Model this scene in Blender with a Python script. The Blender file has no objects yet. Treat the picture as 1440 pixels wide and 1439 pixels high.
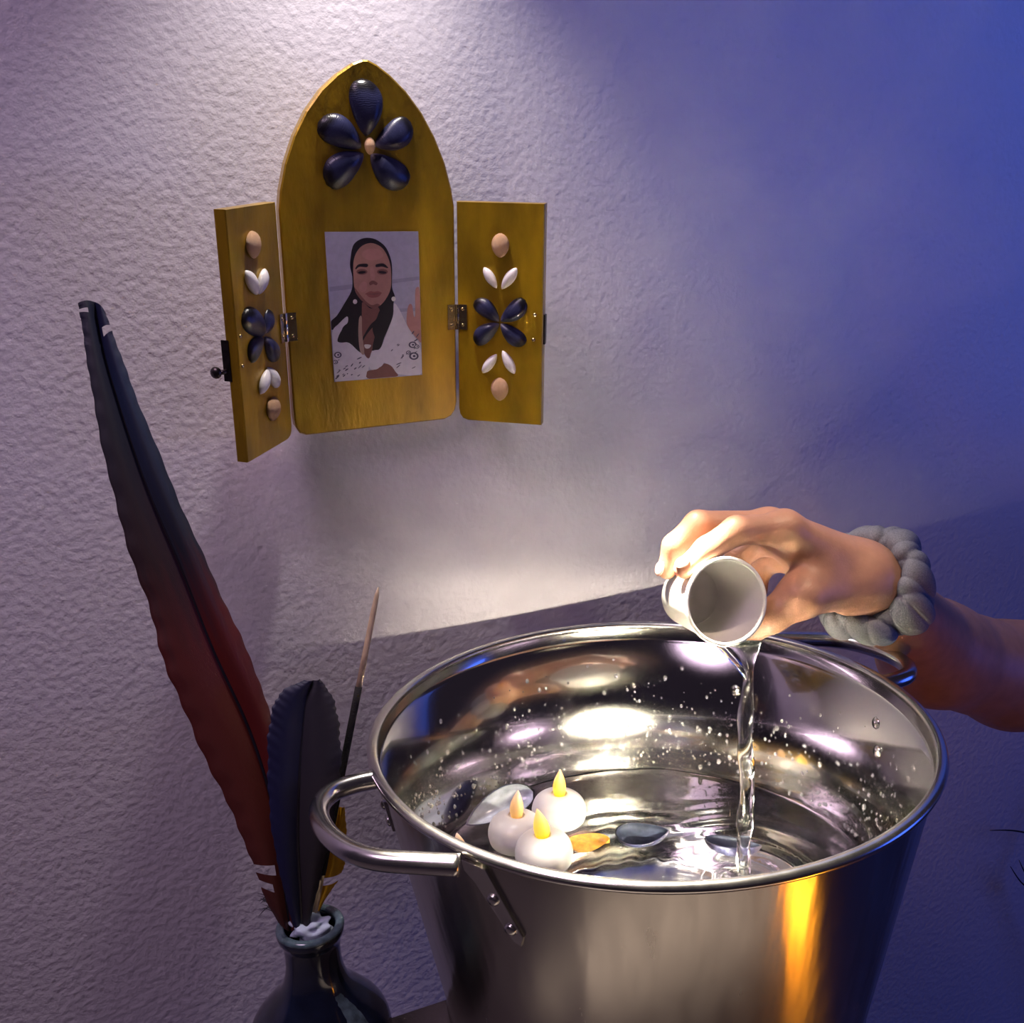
import bpy, bmesh, math, random
import numpy as np
from mathutils import Matrix, Vector
random.seed(7); RNG = np.random.default_rng(7)
sc = bpy.context.scene
COL = sc.collection
# ------------------------------------------------------------------ camera
F_PX = 1440.0
YAW, PITCH, ROLL = math.radians(22.4), math.radians(14.288), math.radians(-2.647)
CAM = np.array([0.0, -0.835, 0.5557])          # z = 0 is the table top, y = 0 the wall
_f = np.array([0, math.cos(PITCH), -math.sin(PITCH)]); _u = np.array([0, math.sin(PITCH), math.cos(PITCH)])
_r = np.array([1.0, 0, 0])
_r2 = math.cos(ROLL) * _r + math.sin(ROLL) * _u; _u2 = -math.sin(ROLL) * _r + math.cos(ROLL) * _u
_L = np.array([[math.cos(YAW), math.sin(YAW), 0], [-math.sin(YAW), math.cos(YAW), 0], [0, 0, 1.0]])
RT, UP, FW, LF = _L @ _r2, _L @ _u2, _L @ _f, _L @ np.array([0, 1.0, 0])
cd = bpy.data.cameras.new('camera'); cam = bpy.data.objects.new('camera', cd); COL.objects.link(cam)
cam.matrix_world = Matrix([[RT[i], UP[i], -FW[i], CAM[i]] for i in range(3)] + [[0, 0, 0, 1]])
cd.sensor_width = 36; cd.lens = 36 * F_PX / 1440; cd.clip_start = 0.02
sc.camera = cam
# ------------------------------------------------------------------ world, lights, exposure
def light(name, kind, loc, target, energy, color, **kw):
    l = bpy.data.lights.new(name, kind); o = bpy.data.objects.new(name, l); COL.objects.link(o)
    o.location = loc
    if target is not None:
        o.rotation_euler = (Vector(target) - Vector(loc)).to_track_quat('-Z', 'Y').to_euler()
    l.energy = energy; l.color = color
    for k, v in kw.items(): setattr(l, k, v)
    return o
w = bpy.data.worlds.new('world'); sc.world = w; w.use_nodes = True
w.node_tree.nodes['Background'].inputs[0].default_value = (0.30, 0.22, 0.36, 1)
w.node_tree.nodes['Background'].inputs[1].default_value = 0.06
light('picture_spot', 'SPOT', (0.225, -0.105, 0.97), (0.21, -0.14, 0.2), 11, (1.0, 0.92, 0.86), spot_size=math.radians(96), spot_blend=1.0, shadow_soft_size=0.014)
light('tub_spot', 'SPOT', (0.225, -0.105, 0.97), (0.288, -0.360, 0.17), 620, (1.0, 0.90, 0.72), spot_size=math.radians(24), spot_blend=0.45, shadow_soft_size=0.018)
light('hand_spot', 'SPOT', (0.64, -0.57, 1.12), (0.425, -0.275, 0.32), 15, (1.0, 0.76, 0.54), spot_size=math.radians(18), spot_blend=0.6, shadow_soft_size=0.02)
light('blue_lamp', 'SPOT', (1.45, -1.0, 1.35), (1.24, 0.0, 1.20), 31, (0.08, 0.20, 1.0), spot_size=math.radians(82), spot_blend=0.3, shadow_soft_size=0.05)
light('blue_room_fill', 'AREA', (2.3, -1.3, 0.1), (1.1, 0, 0.0), 6.5, (0.05, 0.14, 1.0), shape='DISK', size=0.9)  # added fill, not a fixture: lifts the dim blue low on the right
light('violet_fill', 'AREA', (-0.72, -0.62, 1.75), (-0.18, -0.02, 0.25), 3.0, (0.95, 0.68, 0.96), shape='DISK', size=0.6, spread=math.radians(80))  # added overhead fill standing in for the mauve ambient on the left wall
vs = sc.view_settings
vs.view_transform = 'Standard'; vs.look = 'None'; vs.gamma = 1; vs.use_curve_mapping = False
vs.exposure = 0.0
cy = sc.cycles
cy.use_denoising = True; cy.max_bounces = 9; cy.glossy_bounces = 6; cy.transmission_bounces = 8; cy.diffuse_bounces = 2
cy.transparent_max_bounces = 12; cy.caustics_reflective = True; cy.caustics_refractive = True
cy.sample_clamp_indirect = 400.0; cy.use_guiding = True; cy.use_surface_guiding = True; cy.guiding_training_samples = 48; cy.blur_glossy = 0.0
# ------------------------------------------------------------------ photo pixel -> point on a known surface
def ray(x, y): return RT * (x - 720) / F_PX + UP * (719.5 - y) / F_PX + FW
def onz(x, y, z): d = ray(x, y); return CAM + d * ((z - CAM[2]) / d[2])
def ony(x, y, Y): d = ray(x, y); return CAM + d * ((Y - CAM[1]) / d[1])
def onF(x, y, F): d = ray(x, y); return CAM + d * (F / (d @ LF))
def onplane(x, y, P, n): d = ray(x, y); return CAM + d * (((P - CAM) @ n) / (d @ n))
def unit(v): v = np.asarray(v, float); return v / np.linalg.norm(v)
# ------------------------------------------------------------------ materials
def rgb(r, g, b):      # sRGB 0-255 to linear
    f = lambda c: (c / 12.92 if c <= 0.04045 else ((c + 0.055) / 1.055) ** 2.4)
    return (f(r / 255), f(g / 255), f(b / 255), 1)
def mat(name, base=(0.5, 0.5, 0.5, 1), rough=0.5, metal=0.0, var=0.0, vscale=60.0, bump=0.0, bscale=200.0, stretch=(1, 1, 1), **kw):
    m = bpy.data.materials.new(name); m.use_nodes = True
    nt = m.node_tree; b = nt.nodes['Principled BSDF']
    b.inputs['Base Color'].default_value = base; b.inputs['Roughness'].default_value = rough; b.inputs['Metallic'].default_value = metal
    for k, v in kw.items(): b.inputs[k.replace('_', ' ')].default_value = v
    if var or bump:
        tc = nt.nodes.new('ShaderNodeTexCoord'); mp = nt.nodes.new('ShaderNodeMapping'); mp.inputs['Scale'].default_value = stretch
        nt.links.new(tc.outputs['Object'], mp.inputs[0])
    if var:
        n = nt.nodes.new('ShaderNodeTexNoise'); n.inputs['Scale'].default_value = vscale; n.inputs['Detail'].default_value = 5
        nt.links.new(mp.outputs[0], n.inputs['Vector'])
        mr = nt.nodes.new('ShaderNodeMapRange'); mr.inputs[1].default_value = 0.3; mr.inputs[2].default_value = 0.7
        mr.inputs[3].default_value = 1 - var; mr.inputs[4].default_value = 1 + var
        nt.links.new(n.outputs[0], mr.inputs[0])
        mx = nt.nodes.new('ShaderNodeMix'); mx.data_type = 'RGBA'; mx.blend_type = 'MULTIPLY'; mx.inputs[0].default_value = 1
        mx.inputs[6].default_value = base; nt.links.new(mr.outputs[0], mx.inputs[7]); nt.links.new(mx.outputs[2], b.inputs['Base Color'])
    if bump:
        n = nt.nodes.new('ShaderNodeTexNoise'); n.inputs['Scale'].default_value = bscale; n.inputs['Detail'].default_value = 3
        nt.links.new(mp.outputs[0], n.inputs['Vector'])
        bp = nt.nodes.new('ShaderNodeBump'); bp.inputs['Strength'].default_value = 1; bp.inputs['Distance'].default_value = bump
        nt.links.new(n.outputs[0], bp.inputs['Height']); nt.links.new(bp.outputs[0], b.inputs['Normal'])
    return m
def ramp(nt, src, stops):
    r = nt.nodes.new('ShaderNodeValToRGB'); e = r.color_ramp.elements
    while len(e) < len(stops): e.new(0.5)
    for k, (p, c) in enumerate(stops): e[k].position = p; e[k].color = c
    nt.links.new(src, r.inputs[0]); return r.outputs[0]
M = {}
M['wall'] = mat('wall_paint', (0.60, 0.565, 0.62, 1), 0.75, bump=0.0011, bscale=165, stretch=(1, 1, 1.0))
M['floor'] = mat('floor_wood', (0.07, 0.04, 0.025, 1), 0.5, var=0.4, vscale=8, stretch=(1, 8, 1))
M['table'] = mat('table_paint', (0.07, 0.058, 0.057, 1), 0.6, var=0.15, vscale=30, bump=0.0006, bscale=300)
M['gold'] = mat('gold_paint', rgb(168, 132, 12), 0.42, 0.55, Coat_Weight=0.6, Coat_Roughness=0.3, var=0.4, vscale=22, bump=0.0005, bscale=160, stretch=(1.6, 1, 0.5))
M['gold_edge'] = mat('gold_paint_edge', rgb(120, 74, 30), 0.5, 0.3, var=0.3, vscale=60)
M['brass'] = mat('brass', (0.62, 0.48, 0.25, 1), 0.25, 1.0, var=0.15, vscale=300)
M['iron'] = mat('dark_iron', (0.10, 0.085, 0.08, 1), 0.35, 1.0, var=0.2, vscale=200)
M['coquina'] = mat('coquina_shell', (0.78, 0.72, 0.74, 1), 0.35, var=0.12, vscale=500)
M['jingle'] = mat('jingle_shell', (0.72, 0.43, 0.25, 1), 0.28, var=0.4, vscale=400, bump=0.0004, bscale=900)
M['wax'] = mat('white_wax', (0.64, 0.62, 0.61, 1), 0.32, var=0.02, Subsurface_Weight=0.3, Subsurface_Radius=(0.01, 0.008, 0.006), Subsurface_Scale=0.5)
M['paper'] = mat('white_paper', (0.84, 0.81, 0.74, 1), 0.45, var=0.02, vscale=80)
M['glaze'] = mat('dark_blue_glaze', (0.006, 0.010, 0.026, 1), 0.14, var=0.6, vscale=40, Coat_Weight=0.6)
M['glaze_pale'] = mat('pale_blue_glaze', (0.075, 0.12, 0.14, 1), 0.16, var=0.5, vscale=150, Coat_Weight=0.5)
M['tissue'] = mat('pale_blue_tissue', (0.42, 0.48, 0.60, 1), 0.8, var=0.25, vscale=120)
M['bamboo'] = mat('bamboo', (0.52, 0.38, 0.24, 1), 0.6, var=0.2, vscale=300, stretch=(1, 1, 0.1))
M['incense'] = mat('black_incense', (0.010, 0.008, 0.008, 1), 0.9, bump=0.0006, bscale=900)
M['quill'] = mat('dark_quill', (0.012, 0.010, 0.016, 1), 0.35, var=0.2)
M['cloth'] = mat('grey_jersey', (0.30, 0.31, 0.33, 1), 0.95, var=0.22, vscale=900, bump=0.0002, bscale=1500)
M['nail'] = mat('fingernail', (0.74, 0.44, 0.36, 1), 0.25, var=0.05)
M['water'] = mat('clear_water', (0.97, 0.985, 0.98, 1), 0.0, Transmission_Weight=1.0, IOR=1.333)
def water_surface():      # Fresnel reflection over refracted light
    m = bpy.data.materials.new('pool_water'); m.use_nodes = True; nt = m.node_tree; nt.nodes.remove(nt.nodes['Principled BSDF'])
    fr = nt.nodes.new('ShaderNodeFresnel'); fr.inputs['IOR'].default_value = 1.333
    gl = nt.nodes.new('ShaderNodeBsdfAnisotropic'); gl.inputs['Roughness'].default_value = 0.02
    tr = nt.nodes.new('ShaderNodeBsdfTransparent'); tr.inputs[0].default_value = (0.97, 0.985, 0.98, 1)
    rf = nt.nodes.new('ShaderNodeBsdfRefraction'); rf.inputs['IOR'].default_value = 1.333; rf.inputs['Roughness'].default_value = 0.0
    m1, m2 = nt.nodes.new('ShaderNodeMixShader'), nt.nodes.new('ShaderNodeMixShader'); m1.inputs[0].default_value = 0.9
    nt.links.new(tr.outputs[0], m1.inputs[1]); nt.links.new(rf.outputs[0], m1.inputs[2])
    nt.links.new(fr.outputs[0], m2.inputs[0]); nt.links.new(m1.outputs[0], m2.inputs[1]); nt.links.new(gl.outputs[0], m2.inputs[2]); nt.links.new(m2.outputs[0], nt.nodes['Material Output'].inputs[0])
    return m
M['pool'] = water_surface()
M['twig'] = mat('dark_twig', (0.004, 0.004, 0.006, 1), 0.8, var=0.2)
# skin
m = M['skin'] = mat('skin', (0.60, 0.315, 0.195, 1), 0.45, var=0.08, vscale=90, bump=0.0002, bscale=700, Subsurface_Weight=0.12, Subsurface_Radius=(0.008, 0.003, 0.002), Subsurface_Scale=0.6)
# steel, inside polished, outside brushed
def steel(name, rough, aniso, base, haze=0.0, hrough=0.3, streak=0.0):
    m = mat(name, base, rough, 1.0)
    nt = m.node_tree; b = nt.nodes['Principled BSDF']
    tc = nt.nodes.new('ShaderNodeTexCoord'); mp = nt.nodes.new('ShaderNodeMapping'); mp.inputs['Scale'].default_value = (1, 1, 0.06)
    nt.links.new(tc.outputs['Object'], mp.inputs[0])
    n = nt.nodes.new('ShaderNodeTexNoise'); n.inputs['Scale'].default_value = 90; n.inputs['Detail'].default_value = 4
    nt.links.new(mp.outputs[0], n.inputs['Vector'])
    mr = nt.nodes.new('ShaderNodeMapRange'); mr.inputs[3].default_value = rough * 0.75; mr.inputs[4].default_value = rough * 1.3
    nt.links.new(n.outputs[0], mr.inputs[0]); nt.links.new(mr.outputs[0], b.inputs['Roughness'])
    if aniso:
        b.inputs['Anisotropic'].default_value = aniso; b.inputs['Anisotropic Rotation'].default_value = 0.25
        t = nt.nodes.new('ShaderNodeTangent'); t.direction_type = 'RADIAL'; t.axis = 'Z'; nt.links.new(t.outputs[0], b.inputs['Tangent'])
    if streak:
        n2 = nt.nodes.new('ShaderNodeTexNoise'); n2.inputs['Scale'].default_value = 28; n2.inputs['Detail'].default_value = 3; nt.links.new(mp.outputs[0], n2.inputs['Vector'])
        bp = nt.nodes.new('ShaderNodeBump'); bp.inputs['Strength'].default_value = 1; bp.inputs['Distance'].default_value = streak
        nt.links.new(n2.outputs[0], bp.inputs['Height']); nt.links.new(bp.outputs[0], b.inputs['Normal'])
    if haze:
        g = nt.nodes.new('ShaderNodeBsdfAnisotropic'); g.distribution = 'BECKMANN'; g.inputs['Color'].default_value = base; g.inputs['Roughness'].default_value = hrough
        mx = nt.nodes.new('ShaderNodeMixShader'); mx.inputs[0].default_value = haze
        nt.links.new(b.outputs[0], mx.inputs[1]); nt.links.new(g.outputs[0], mx.inputs[2]); nt.links.new(mx.outputs[0], nt.nodes['Material Output'].inputs[0])
    return m
M['steel_in'] = steel('polished_steel', 0.06, 0.0, (0.70, 0.69, 0.66, 1), haze=0.6, hrough=0.20)
M['steel_floor'] = steel('polished_steel_floor', 0.10, 0.0, (0.78, 0.77, 0.74, 1))
M['steel_out'] = steel('brushed_steel', 0.24, 0.8, (0.44, 0.41, 0.375, 1), streak=0.0012)
M['steel'] = steel('handle_steel', 0.22, 0.0, (0.62, 0.60, 0.58, 1))
# mussel: dark outside with a worn pale streak at the beak
def mussel_mat():
    m = mat('mussel_shell', (0.02, 0.02, 0.05, 1), 0.3)
    nt = m.node_tree; b = nt.nodes['Principled BSDF']
    tc = nt.nodes.new('ShaderNodeTexCoord'); sp = nt.nodes.new('ShaderNodeSeparateXYZ'); nt.links.new(tc.outputs['Object'], sp.inputs[0])
    n = nt.nodes.new('ShaderNodeTexNoise'); n.inputs['Scale'].default_value = 3.5; n.inputs['Detail'].default_value = 4; nt.links.new(tc.outputs['Object'], n.inputs['Vector'])
    ad = nt.nodes.new('ShaderNodeMath'); ad.operation = 'MULTIPLY_ADD'; ad.inputs[1].default_value = 0.35; nt.links.new(n.outputs[0], ad.inputs[0]); nt.links.new(sp.outputs['Y'], ad.inputs[2])
    c = ramp(nt, ad.outputs[0], [(0.0, rgb(150, 140, 150)), (0.30, rgb(58, 56, 84)), (0.55, rgb(28, 30, 58)), (0.85, rgb(48, 50, 82)), (1.0, rgb(20, 18, 26))])
    nt.links.new(c, b.inputs['Base Color'])
    wv = nt.nodes.new('ShaderNodeTexWave'); wv.wave_type = 'BANDS'; wv.bands_direction = 'Y'; wv.inputs['Scale'].default_value = 9.0; wv.inputs['Distortion'].default_value = 7; wv.inputs['Detail'].default_value = 2
    nt.links.new(tc.outputs['Object'], wv.inputs['Vector'])
    bp = nt.nodes.new('ShaderNodeBump'); bp.inputs['Strength'].default_value = 0.08; bp.inputs['Distance'].default_value = 0.008
    nt.links.new(wv.outputs['Fac'], bp.inputs['Height']); nt.links.new(bp.outputs[0], b.inputs['Normal'])
    return m
M['mussel'] = mussel_mat()
M['droplet'] = mat('droplet_water', (0.97, 0.985, 0.98, 1), 0.12, Transmission_Weight=0.8, IOR=1.333)
M['petal'] = mat('orange_petal', (0.75, 0.36, 0.05, 1), 0.4, var=0.3, vscale=200)
M['nacre_pale'] = mat('pale_mussel_inside', (0.45, 0.49, 0.56, 1), 0.15, var=0.4, vscale=4, Coat_Weight=0.5)
M['nacre'] = mat('mussel_inside', (0.022, 0.028, 0.048, 1), 0.5, var=0.6, vscale=4, Specular_IOR_Level=0.2)
def flame_mat(name, low, high, e):
    m = mat(name, low, 0.4, Transmission_Weight=0.0)
    nt = m.node_tree; b = nt.nodes['Principled BSDF']
    tc = nt.nodes.new('ShaderNodeTexCoord'); sp = nt.nodes.new('ShaderNodeSeparateXYZ'); nt.links.new(tc.outputs['Object'], sp.inputs[0])
    mr = nt.nodes.new('ShaderNodeMapRange'); mr.inputs[1].default_value = -0.010; mr.inputs[2].default_value = 0.010; nt.links.new(sp.outputs['Z'], mr.inputs[0])
    c = ramp(nt, mr.outputs[0], [(0.0, low), (0.55, [0.6 * a + 0.4 * bb for a, bb in zip(low, high)]), (1.0, high)])
    nt.links.new(c, b.inputs['Base Color']); nt.links.new(c, b.inputs['Emission Color']); b.inputs['Emission Strength'].default_value = e
    return m
M['flame_yellow'] = flame_mat('flame_yellow', (1.0, 0.60, 0.01, 1), (0.9, 0.52, 0.22, 1), 0.75)
M['flame_peach'] = flame_mat('flame_peach', (0.95, 0.50, 0.12, 1), (0.85, 0.6, 0.4, 1), 0.4)
def feather_mat(name, stops, rough=0.55):
    m = mat(name, (0.1, 0.1, 0.1, 1), rough)
    nt = m.node_tree; b = nt.nodes['Principled BSDF']
    uv = nt.nodes.new('ShaderNodeUVMap'); sp = nt.nodes.new('ShaderNodeSeparateXYZ'); nt.links.new(uv.outputs[0], sp.inputs[0])
    n = nt.nodes.new('ShaderNodeTexNoise'); n.inputs['Scale'].default_value = 5; nt.links.new(uv.outputs[0], n.inputs['Vector'])
    ad = nt.nodes.new('ShaderNodeMath'); ad.operation = 'MULTIPLY_ADD'; ad.inputs[1].default_value = 0.16; nt.links.new(n.outputs[0], ad.inputs[0]); nt.links.new(sp.outputs['Y'], ad.inputs[2])
    nt.links.new(ramp(nt, ad.outputs[0], stops), b.inputs['Base Color'])
    # barbs: fine stripes running off the shaft at an angle
    mt = nt.nodes.new('ShaderNodeMath'); mt.operation = 'MULTIPLY_ADD'; mt.inputs[1].default_value = -0.10
    ab = nt.nodes.new('ShaderNodeMath'); ab.operation = 'ABSOLUTE'; nt.links.new(sp.outputs['X'], ab.inputs[0])
    nt.links.new(ab.outputs[0], mt.inputs[0]); nt.links.new(sp.outputs['Y'], mt.inputs[2])
    s = nt.nodes.new('ShaderNodeMath'); s.operation = 'MULTIPLY'; s.inputs[1].default_value = 2600; nt.links.new(mt.outputs[0], s.inputs[0])
    si = nt.nodes.new('ShaderNodeMath'); si.operation = 'SINE'; nt.links.new(s.outputs[0], si.inputs[0])
    bp = nt.nodes.new('ShaderNodeBump'); bp.inputs['Strength'].default_value = 0.25; bp.inputs['Distance'].default_value = 0.0003
    nt.links.new(si.outputs[0], bp.inputs['Height']); nt.links.new(bp.outputs[0], b.inputs['Normal'])
    return m
M['macaw_l'] = feather_mat('macaw_outer_vane', [(0.0, rgb(50, 24, 19)), (0.30, rgb(81, 26, 19)), (0.52, rgb(81, 20, 16)), (0.64, rgb(43, 17, 20)), (0.80, rgb(22, 19, 33)), (1.0, rgb(16, 20, 43))])
M['macaw_r'] = feather_mat('macaw_inner_vane', [(0.0, rgb(43, 14, 16)), (0.25, rgb(88, 14, 12)), (0.52, rgb(86, 16, 12)), (0.66, rgb(32, 33, 45)), (0.85, rgb(22, 36, 66)), (1.0, rgb(16, 22, 58))])
M['blue_l'] = feather_mat('blue_vane', [(0.0, rgb(10, 13, 45)), (0.45, rgb(20, 23, 66)), (1.0, rgb(33, 33, 60))])
M['blue_r'] = feather_mat('brown_vane', [(0.0, rgb(24, 16, 19)), (0.5, rgb(33, 26, 40)), (1.0, rgb(36, 32, 46))])
M['yellow_v'] = feather_mat('yellow_vane', [(0.0, rgb(190, 130, 10)), (1.0, rgb(225, 170, 20))])
def flat(name, c, rough=0.45): M[name] = mat(name, rgb(*c), rough, var=0.06, vscale=250)
for nme, c in dict(print_sky=(168, 164, 188), print_sea=(176, 172, 190), print_hair=(14, 10, 22), print_skin=(166, 120, 110), print_skin_dark=(122, 78, 72), print_lip=(142, 84, 80),
                   print_white=(214, 208, 214), print_lace=(84, 78, 96), print_pearl=(215, 208, 205), print_brow=(26, 18, 24), print_hand=(176, 126, 120), print_line=(150, 147, 170), print_bead=(170, 140, 128)).items(): flat(nme, c)
# ------------------------------------------------------------------ mesh helpers
WM = {}
def link(o, parent, Mx):
    COL.objects.link(o); WM[o] = Mx
    if parent is not None:
        o.parent = parent; o.matrix_basis = WM[parent].inverted() @ Mx
    else: o.matrix_basis = Mx
    return o
def empty(name, loc, label, cat, group=None):
    o = bpy.data.objects.new(name, None); o.empty_display_size = 0.03
    link(o, None, Matrix.Translation(Vector(loc))); tag(o, label, cat, group); return o
def tag(o, label=None, cat=None, group=None, kind=None):
    if label: o['label'] = label
    if cat: o['category'] = cat
    if group: o['group'] = group
    if kind: o['kind'] = kind
    return o
def mesh_of(name, V, Fs, mats, smooth=True, fm=None, uv=None):
    me = bpy.data.meshes.new(name)
    me.from_pydata([tuple(map(float, v)) for v in V], [], [tuple(int(i) for i in f) for f in Fs])
    for m in (mats if isinstance(mats, (list, tuple)) else [mats]): me.materials.append(M[m])
    if fm is not None: me.polygons.foreach_set('material_index', np.asarray(fm, np.int32))
    if uv is not None:
        l = me.uv_layers.new(name='UVMap')
        for lp in me.loops: l.data[lp.index].uv = uv[lp.vertex_index]
    bm = bmesh.new(); bm.from_mesh(me); bmesh.ops.recalc_face_normals(bm, faces=bm.faces); bm.to_mesh(me); bm.free()
    me.polygons.foreach_set('use_smooth', np.full(len(me.polygons), smooth)); me.update()
    return me
def put(name, V, Fs, mats, parent=None, smooth=True, fm=None, uv=None, origin=None):
    V = np.asarray(V, float); o0 = (V.min(0) + V.max(0)) / 2 if origin is None else np.asarray(origin, float)
    me = mesh_of(name, V - o0, Fs, mats, smooth, fm, uv)
    return link(bpy.data.objects.new(name, me), parent, Matrix.Translation(Vector(o0)))
def inst(name, me, Mx, parent=None): return link(bpy.data.objects.new(name, me), parent, Mx)
def frame(o, x, y, z, s=1.0, sx=None, sy=None, sz=None):
    sx, sy, sz = sx or s, sy or s, sz or s
    return Matrix([[x[i] * sx, y[i] * sy, z[i] * sz, o[i]] for i in range(3)] + [[0, 0, 0, 1]])
def smooth_by_angle(o, deg=35):
    me = o.data; bm = bmesh.new(); bm.from_mesh(me)
    for e in bm.edges:
        if len(e.link_faces) == 2 and e.calc_face_angle(0) > math.radians(deg): e.smooth = False
    bm.to_mesh(me); bm.free(); return o
def lathe(prof, n=64, c=(0, 0, 0), closed=False):
    prof = np.asarray(prof, float); k = len(prof); V = []; Fs = []
    for i in range(n):
        a = 2 * math.pi * i / n
        for r, z in prof: V.append((c[0] + r * math.cos(a), c[1] + r * math.sin(a), c[2] + z))
    for i in range(n):
        j = (i + 1) % n
        for q in range(k if closed else k - 1):
            q2 = (q + 1) % k; Fs.append((i * k + q, j * k + q, j * k + q2, i * k + q2))
    return np.array(V), Fs
def spline(pts, n):
    P = np.asarray(pts, float); k = len(P); t = np.linspace(0, k - 1, n); out = []
    for s in t:
        i = min(int(s), k - 2); u = s - i
        p0, p1, p2, p3 = P[max(i - 1, 0)], P[i], P[i + 1], P[min(i + 2, k - 1)]
        out.append(0.5 * ((2 * p1) + (-p0 + p2) * u + (2 * p0 - 5 * p1 + 4 * p2 - p3) * u * u + (-p0 + 3 * p1 - 3 * p2 + p3) * u ** 3))
    return np.array(out)
def tube(path, rad, n=12, flat_z=1.0):
    path = np.asarray(path, float); k = len(path); rad = np.broadcast_to(np.asarray(rad, float), (k,)); V = []; Fs = []
    T = np.gradient(path, axis=0); ref = np.array([0, 0, 1.0]) if abs(unit(T[0])[2]) < 0.9 else np.array([1.0, 0, 0])
    nrm = unit(np.cross(T[0], ref))
    for i in range(k):
        t = unit(T[i]); nrm = unit(nrm - (nrm @ t) * t); bn = np.cross(t, nrm)
        for j in range(n):
            a = 2 * math.pi * j / n; V.append(path[i] + rad[i] * (math.cos(a) * nrm + flat_z * math.sin(a) * bn))
    for i in range(k - 1):
        for j in range(n):
            j2 = (j + 1) % n; Fs.append((i * n + j, i * n + j2, (i + 1) * n + j2, (i + 1) * n + j))
    Fs.append(tuple(range(n - 1, -1, -1))); Fs.append(tuple((k - 1) * n + j for j in range(n)))
    return np.array(V), Fs
def merge(*parts):
    V = []; Fs = []; o = 0
    for v, f in parts:
        V.append(np.asarray(v, float)); Fs += [tuple(i + o for i in q) for q in f]; o += len(v)
    return np.concatenate(V), Fs
def box(o, ax, size):      # centre, axes, full size
    V = []
    for i in (-.5, .5):
        for j in (-.5, .5):
            for k in (-.5, .5): V.append(np.asarray(o) + i * size[0] * ax[0] + j * size[1] * ax[1] + k * size[2] * ax[2])
    return np.array(V), [(0, 1, 3, 2), (4, 6, 7, 5), (0, 4, 5, 1), (2, 3, 7, 6), (0, 2, 6, 4), (1, 5, 7, 3)]
def slab(outline, nrm, thick, bev=0.0):      # extruded outline (front face points, thick behind it), chamfered front and back edge
    P = np.asarray(outline, float); k = len(P); c = P.mean(0); nrm = np.asarray(nrm)
    def inset(Q, d):
        T = np.roll(Q, -1, 0) - np.roll(Q, 1, 0); Nn = np.cross(T, nrm); Nn /= np.linalg.norm(Nn, axis=1)[:, None]
        s = np.sign(((Q - c) * Nn).sum(1).mean()); return Q - s * d * Nn
    rings = [inset(P, bev), P - bev * nrm, P - (thick - bev) * nrm, inset(P, bev) - thick * nrm] if bev else [P, P - thick * nrm]
    V = np.concatenate(rings); Fs = [tuple(range(k))]
    for r_ in range(len(rings) - 1):
        for i in range(k):
            j = (i + 1) % k; Fs.append((r_ * k + i, r_ * k + j, (r_ + 1) * k + j, (r_ + 1) * k + i))
    Fs.append(tuple((len(rings) - 1) * k + i for i in range(k - 1, -1, -1)))
    return V, Fs
def sphere(c, r, n=12, m_=8, ax=np.eye(3)):
    V = []; Fs = []; r = np.broadcast_to(np.asarray(r, float), (3,))
    for i in range(m_ + 1):
        ph = math.pi * i / m_
        for j in range(n):
            a = 2 * math.pi * j / n; V.append(np.asarray(c) + r[0] * math.sin(ph) * math.cos(a) * ax[0] + r[1] * math.sin(ph) * math.sin(a) * ax[1] + r[2] * math.cos(ph) * ax[2])
    for i in range(m_):
        for j in range(n):
            j2 = (j + 1) % n; Fs.append((i * n + j, (i + 1) * n + j, (i + 1) * n + j2, i * n + j2))
    return np.array(V), Fs
X, Y, Z = np.eye(3)
# ------------------------------------------------------------------ setting
o = put('wall_back', *box((0.6, 0.05, 0.9), (X, Y, Z), (5.0, 0.1, 3.4)), 'wall', smooth=False); tag(o, 'rough plaster wall painted pale lilac grey', kind='structure')
o = put('floor', *box((0.6, -1.6, -0.81), (X, Y, Z), (5.0, 3.2, 0.1)), 'floor', smooth=False); tag(o, 'dark wooden floor', kind='structure')
# side table, its back edge shows beside the tub
TX0, TX1, TY0, TY1 = -0.42, 0.45, -0.72, -0.187
tb = empty('side_table', ((TX0 + TX1) / 2, (TY0 + TY1) / 2, -0.76), 'small pale side table under the steel tub and blue vase', 'table')
put('table_top', *slab([(TX0, TY0, 0), (TX1, TY0, 0), (TX1, TY1, 0), (TX0, TY1, 0)], Z, 0.028, 0.002), 'table', tb, smooth=False)
for x in (TX0 + 0.04, TX1 - 0.04):
    for y in (TY0 + 0.04, TY1 - 0.04): put('leg', *box((x, y, -0.394), (X, Y, Z), (0.04, 0.04, 0.732)), 'table', tb, smooth=False)
for y in (TY0 + 0.04, TY1 - 0.04): put('apron', *box(((TX0 + TX1) / 2, y, -0.063), (X, Y, Z), (TX1 - TX0 - 0.12, 0.02, 0.07)), 'table', tb, smooth=False)
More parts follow.
